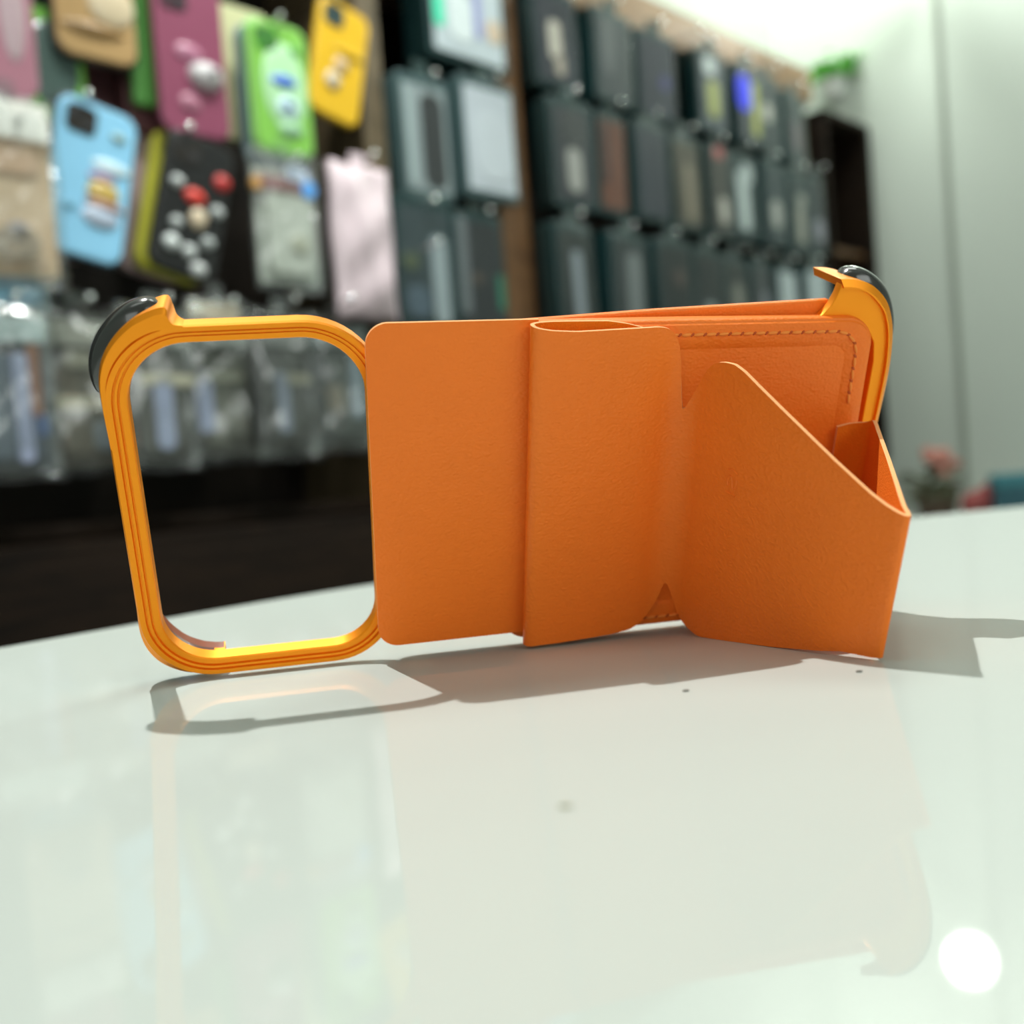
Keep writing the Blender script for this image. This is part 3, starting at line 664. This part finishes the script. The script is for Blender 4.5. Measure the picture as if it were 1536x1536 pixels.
# ---- right rack: rows of teal edged boxes
rows = [
 (.715, [(1.222, .095, (.035, .04, .055), (('white_print', -.02, -.02, .14, .2, (.45, .42, .36)), ('dark_print', .2, .15, .12, .2, (.02, .022, .03)), ('tan_print', .05, -.25, .1, .12, (.33, .29, .24))), 'dark box with white figure print'),
         (1.36, .10, (.04, .05, .06), (('grey_print', -.15, .1, .15, .3, (.06, .065, .075)),), 'plain smoky box'),
         (1.475, .10, (.038, .042, .065), (('violet_print', .2, -.05, .12, .08, (.05, .045, .16)),), 'smoky box with violet mark'),
         (1.635, .085, (.11, .13, .15), (('yellow_print', .0, -.08, .2, .22, (.32, .34, .10)), ('white_print', -.1, .3, .2, .1, (.5, .55, .55))), 'grey box with yellow stripe'),
         (1.755, .085, (.07, .08, .10), (('blue_print', -.2, .12, .26, .22, (.01, .02, .95)), ('yellow_print', .22, -.05, .14, .34, (.36, .38, .09))), 'box with bright blue print'),
         (1.855, .085, (.06, .08, .085), (('white_print', -.1, .02, .22, .12, (.36, .36, .32)), ('dark_print', -.1, .3, .3, .12, (.02, .03, .035))), 'box with pale face print'),
         (1.955, .085, (.05, .075, .08), (('plum_print', 0, -.1, .2, .2, (.10, .07, .09)),), 'box with plum print')]),
 (.540, [(1.235, .10, (.04, .045, .055), (('white_print', .0, -.15, .16, .2, (.28, .28, .26)), ('dark_print', .05, .22, .3, .18, (.03, .032, .035))), 'dark box with pale figure print'),
         (1.345, .07, (.16, .06, .035), (('dark_print', -.25, .1, .12, .3, (.04, .02, .02)),), 'narrow rust coloured box'),
         (1.445, .095, (.035, .042, .065), (), 'plain slate blue box'),
         (1.55, .09, (.11, .095, .07), (('tan_print', .05, -.1, .2, .3, (.17, .14, .10)),), 'brown grey box'),
         (1.645, .08, (.06, .055, .05), (('white_print', .1, -.2, .2, .14, (.42, .40, .36)), ('rose_print', .0, .42, .2, .06, (.45, .10, .10))), 'box with pale oval and rose mark'),
         (1.735, .085, (.05, .08, .085), (('white_print', -.05, -.05, .2, .34, (.42, .48, .48)), ('white_print', .15, .25, .2, .12, (.40, .46, .46))), 'box with tall white figure print'),
         (1.835, .085, (.05, .075, .085), (('white_print', .0, -.12, .24, .16, (.30, .31, .29)),), 'box with round grey print'),
         (1.935, .085, (.045, .07, .075), (('cream_print', -.05, -.15, .18, .22, (.27, .27, .23)), ('cream_print', .05, .15, .2, .08, (.24, .25, .22))), 'box with cream figure print'),
         (2.02, .06, (.06, .075, .085), (('lilac_print', 0, -.2, .3, .14, (.26, .26, .31)),), 'narrow box with lilac print')]),
 (.345, [(1.225, .095, (.02, .028, .03), (('white_print', .02, -.1, .13, .34, (.20, .23, .26)),), 'black box with tall pale figure'),
         (1.355, .10, (.025, .035, .04), (('grey_print', .1, -.05, .2, .36, (.12, .135, .14)),), 'dark box with tall grey figure'),
         (1.475, .10, (.022, .03, .033), (('brown_print', .1, .1, .14, .1, (.06, .045, .04)),), 'plain black box'),
         (1.585, .09, (.028, .036, .04), (('white_print', .0, -.25, .18, .16, (.28, .32, .33)),), 'dark box with white spot low down'),
         (1.69, .09, (.04, .05, .05), (('cream_print', .05, -.05, .22, .25, (.15, .15, .13)),), 'dark box with cream print'),
         (1.78, .085, (.05, .06, .07), (('lilac_print', .1, -.1, .2, .24, (.13, .14, .17)),), 'dark box with lilac print'),
         (1.872, .086, (.42, .48, .50), (('dark_print', .0, -.25, .10, .24, (.05, .05, .05)),), 'white box with dark notch'),
         (1.975, .09, (.40, .46, .48), (('dark_print', .0, -.25, .09, .22, (.05, .05, .06)),), 'white box with dark notch, rightmost')])]
pos = ['top', 'middle', 'bottom']
for r, (z, L) in enumerate(rows):
    for t, w, face, blobs, txt in L:
        dz = random.uniform(-.006, .006); of = random.uniform(-.012, .006)
        pack('%s in the %s row of the right rack' % (txt, pos[r]), t, z+dz, w, .152 if r == 0 else .168 if r != 2 else .165, face=face, blobs=blobs, off=of, tilt=random.uniform(-2, 2), turn=random.uniform(-5, 5), d=.035)
        hook(t, z+dz+(.084 if r == 0 else .092), .012, None, 'chrome hook that carries the '+txt+' in the %s row' % pos[r])
for px, py, txt in ((1049, 47, 'upper'), (1063, 58, 'lower')):
    t, z = wl(px, py, .05); hook(t, z, .05, .27, '%s of two long chrome hook ends above the yellow striped box' % txt)

# ---- plant on top of the cabinet
t, z = wl(1248, 118, -.08)
plant = empty('potted_plant', 'small green plant in a white pot on top of the display cabinet', 'plant', Matrix.Translation(W0+TD*t+ND*(-.08)+UP*.862))
bm = bmesh.new(); add_cyl(bm, (0, 0, 0), (0, 0, .042), .022, 24, .032); from_bm('pot', bm, pm((.72, .74, .72)), plant)
bm = bmesh.new(); rnd = random.Random(3)
for i in range(70):
    a = rnd.uniform(0, 6.28); e = rnd.uniform(-.15, 1.0); rr = rnd.uniform(.02, .055)
    c = Vector((math.cos(a)*rr*1.1, math.sin(a)*rr*1.1, .042+rr*e*.8+.006))
    rot = Matrix.Rotation(a, 3, 'Z') @ Matrix.Rotation(rnd.uniform(-.9, .3), 3, 'Y') @ Matrix.Rotation(rnd.uniform(-.5, .5), 3, 'X')
    add_ell(bm, c, (.017, .0085, .0012), rot, 2)
from_bm('foliage', bm, mat('leaf_green', (.17, .60, .07), .45), plant)
bm = bmesh.new(); add_cyl(bm, (0, 0, .03), (0, 0, .06), .004, 8)
for i in range(7): add_cyl(bm, (0, 0, .04), (math.cos(i*.9)*.035, math.sin(i*.9)*.035, .062+.004*i), .0013, 6)
from_bm('stem', bm, mat('stem_green', (.10, .22, .05), .6), plant)

# ------------------------------------------------------------------ room shell (in display wall coordinates)
M_wall = mat('white_wall_paint', (.56, .61, .56), .6, vscale=4, var=.02)
M_floor = mat('grey_floor_tile', (.35, .35, .33), .35, vscale=3)
T0, T1, O0, O1, HC = -2.2, 2.30, -.245, 3.3, 2.75
def room(name, x0, x1, y0, y1, z0, z1, m):
    bm = bmesh.new(); add_box(bm, x0, x1, y0, y1, z0, z1); o = from_bm(name, bm, m, None, False); o.matrix_world = Matrix.Translation((0, 0, -TZ)) @ WM; return structure(o)
room('floor', T0-.1, T1+.1, -.05, 0, O0-.1, O1+.1, M_floor)
room('ceiling', T0-.1, T1+.1, HC, HC+.05, O0-.1, O1+.1, M_wall)
room('wall_back', T0-.1, T1+.1, 0, HC, O0-.08, O0, M_wall)
room('wall_right', T1, T1+.08, 0, HC, O0, O1, M_wall)
room('wall_front', T0-.1, T1+.1, 0, HC, O1, O1+.08, M_wall)
room('wall_left', T0-.08, T0, 0, HC, O0, O1, M_wall)
# joint between the wall panels
d = ray(1428, 360); o2 = W0+TD*T1; k = ((o2-CAM).dot(TD))/d.dot(TD); P = CAM+d*k-W0; joint = P.dot(ND)
room('trim_1', T1-.006, T1+.001, 0, HC, joint-.006, joint+.006, mat('grey_joint', (.30, .33, .29), .6))
room('baseboard_right', T1-.012, T1+.001, 0, .09, O0, O1, M_white)

# ---- low sideboard by the white wall with little things on it
side = empty('sideboard', 'low pale sideboard behind the counter against the white wall', 'cabinet', WM @ Matrix.Translation((T1-.01, -TZ, 0)))
bx('carcass', -.36, 0, 0, TZ-.125, .05, .95, M_white, side); bx('top_board', -.37, 0, TZ-.125, TZ-.11, .04, .96, M_white, side)
def sidepos(px, back=.16):
    o2 = W0+TD*(T1-back); d = ray(px, 700); k = ((o2-CAM).dot(TD))/d.dot(TD); P = CAM+d*k; return Vector((P.x, P.y, TZ-.11))
P = sidepos(1402)
fl = empty('flower_pot', 'brown pot of pink flowers beyond the right end of the counter', 'plant', Matrix.Translation(P) @ Matrix.Scale(1.05, 4))
bm = bmesh.new(); add_cyl(bm, (0, 0, 0), (0, 0, .06), .032, 24, .045); from_bm('pot', bm, mat('brown_clay', (.09, .055, .035), .6), fl)
bm = bmesh.new()
for i in range(44):
    a = rnd.uniform(0, 6.28); rr = rnd.uniform(.02, .06); add_ell(bm, (math.cos(a)*rr, math.sin(a)*rr, .03+rnd.uniform(.0, .065)), (.020, .012, .003), Matrix.Rotation(a, 3, 'Z') @ Matrix.Rotation(rnd.uniform(-.8, .3), 3, 'Y'), 2)
from_bm('foliage', bm, mat('olive_leaf', (.10, .11, .06), .6), fl)
bm = bmesh.new()
for i in range(16):
    a = rnd.uniform(0, 6.28); rr = rnd.uniform(.0, .034); add_ell(bm, (.008+math.cos(a)*rr, math.sin(a)*rr, .105+rnd.uniform(-.022, .03)), (.013, .013, .011), None, 2)
from_bm('blossom', bm, mat('coral_petal', (.48, .20, .16), .6), fl)
P = sidepos(1466); bm = bmesh.new(); add_ell(bm, (0, 0, .028), (.038, .028, .028), None, 3); add_ell(bm, (.02, 0, .05), (.018, .018, .018), None, 3)
o = from_bm('coin_purse', bm, mat('dull_red_cloth', (.30, .06, .06), .7), None, True, P); tag(o, 'small dull red purse between the flower pot and the teal box', 'purse')
P = sidepos(1528); tb = empty('storage_box', 'teal box at the right edge of the photo beyond the counter', 'box', Matrix.Translation(P) @ Matrix.Rotation(math.radians(-20), 4, 'Z'))
bx('box_body', -.05, .06, -.05, .05, 0, .062, mat('dark_teal_board', (.015, .085, .115), .5), tb); bx('lid', -.053, .063, -.053, .053, .06, .085, mat('teal_board', (.04, .19, .23), .5), tb)

# ------------------------------------------------------------------ lights
def area(name, loc, target, size, power, col, size_y=None, shape='RECTANGLE', spread=math.pi):
    L = bpy.data.lights.new(name, 'AREA'); L.energy = power; L.color = col; L.shape = shape; L.size = size; L.size_y = size_y or size; L.spread = spread
    o = bpy.data.objects.new(name, L); C.objects.link(o); o.location = loc
    o.rotation_euler = (Vector(target)-Vector(loc)).to_track_quat('-Z', 'Y').to_euler(); return o
NEUT = (.95, 1., .93)
# the ceiling downlight behind the case that casts the crisp shadows
key = bpy.data.lights.new('ceiling_downlight', 'SPOT'); key.energy = 140.; key.color = (1., .985, .94); key.shadow_soft_size = .012; key.spot_size = math.radians(50); key.spot_blend = 1.
ko = bpy.data.objects.new('ceiling_downlight', key); C.objects.link(ko); ko.location = (-.385, .68, TZ+1.75); ko.rotation_euler = (Vector((.06, .42, TZ))-ko.location).to_track_quat('-Z', 'Y').to_euler()
# fill lights added under the ceiling, no panels there
zc = HC-.01
def wp(t, off, z): v = W0+TD*t+ND*off; return Vector((v.x, v.y, z))
area('ceiling_fill_rear', wp(.9, .75, zc), wp(.9, .75, 0), .9, 10, NEUT, .6)
area('ceiling_fill_left', wp(-.6, 1.0, zc), wp(-.6, 1.0, 0), .9, 4, NEUT, .6)
# added fills, behind the camera and at the left wall; no window exists
area('front_fill', wp(.1, O1-.05, 1.75), wp(.3, 0, 1.0), 1.8, 24, (.95, 1., .95), 1.3)
area('left_fill', wp(T0+.05, 2.1, 1.6), wp(0, 1.0, 1.0), 1.6, 14, (.97, 1., .97), 1.2)
# unseen spots added to brighten the display wall
def fill_spot(name, t, tgt, e, ang):
    L = bpy.data.lights.new(name, 'SPOT'); L.energy = e; L.color = (.95, 1., .95); L.shadow_soft_size = .035; L.spot_size = math.radians(ang); L.spot_blend = .5
    o = bpy.data.objects.new(name, L); C.objects.link(o); o.location = wp(t, .62, 2.6); o.rotation_euler = (wp(tgt, -.02, 1.32)-o.location).to_track_quat('-Z', 'Y').to_euler()
fill_spot('display_fill', .35, .55, 60, 46); fill_spot('display_fill', .95, .95, 60, 46); fill_spot('display_fill', 1.6, 1.6, 38, 44)
# lamp near the white wall (mirrored in the counter)
d = ray(1455, 1440); hit = CAM+d*((TZ-CAM.z)/d.z); dd = Vector((d.x, d.y, -d.z)); k = ((W0+TD*(T1-.16)-hit).dot(TD))/dd.dot(TD); LP = hit+dd*k
spot = empty('wall_spotlight', 'round spotlight near the white wall above the counter end', 'lamp', Matrix.Translation(LP))
lq = (LP-hit).to_track_quat('Z', 'Y').to_matrix().to_4x4()
ld = lq.to_3x3() @ Vector((0, 0, 1))
bm = bmesh.new(); add_cyl(bm, ld*.008, ld*.10, .054, 32, .04); from_bm('housing', bm, M_white, spot)
bm = bmesh.new(); add_cyl(bm, ld*-.002, ld*.008, .047, 32); from_bm('lens', bm, emit('lamp_glow', (.95, 1., .93), 34), spot)
bm = bmesh.new(); add_cyl(bm, ld*.06, ld*.06+Vector((0, 0, HC-LP.z-ld.z*.06)), .006, 10); from_bm('stem', bm, M_white, spot)
for of in (-.08, .46):
    sp = bpy.data.lights.new('wall_wash', 'AREA'); sp.shape = 'DISK'; sp.size = .25; sp.energy = 7; sp.color = (.93, 1., .9)
    so = bpy.data.objects.new('wall_wash', sp); C.objects.link(so); so.location = wp(T1-.32, of, 2.5); so.rotation_euler = (wp(T1, of, 1.8)-so.location).to_track_quat('-Z', 'Y').to_euler()

w = bpy.data.worlds.new('world'); bpy.context.scene.world = w; w.use_nodes = True
w.node_tree.nodes['Background'].inputs[0].default_value = (.8, .85, .82, 1); w.node_tree.nodes['Background'].inputs[1].default_value = .2
vs = bpy.context.scene.view_settings
vs.view_transform = 'Standard'; vs.look = 'None'; vs.exposure = 0; vs.gamma = 1; vs.use_curve_mapping = False
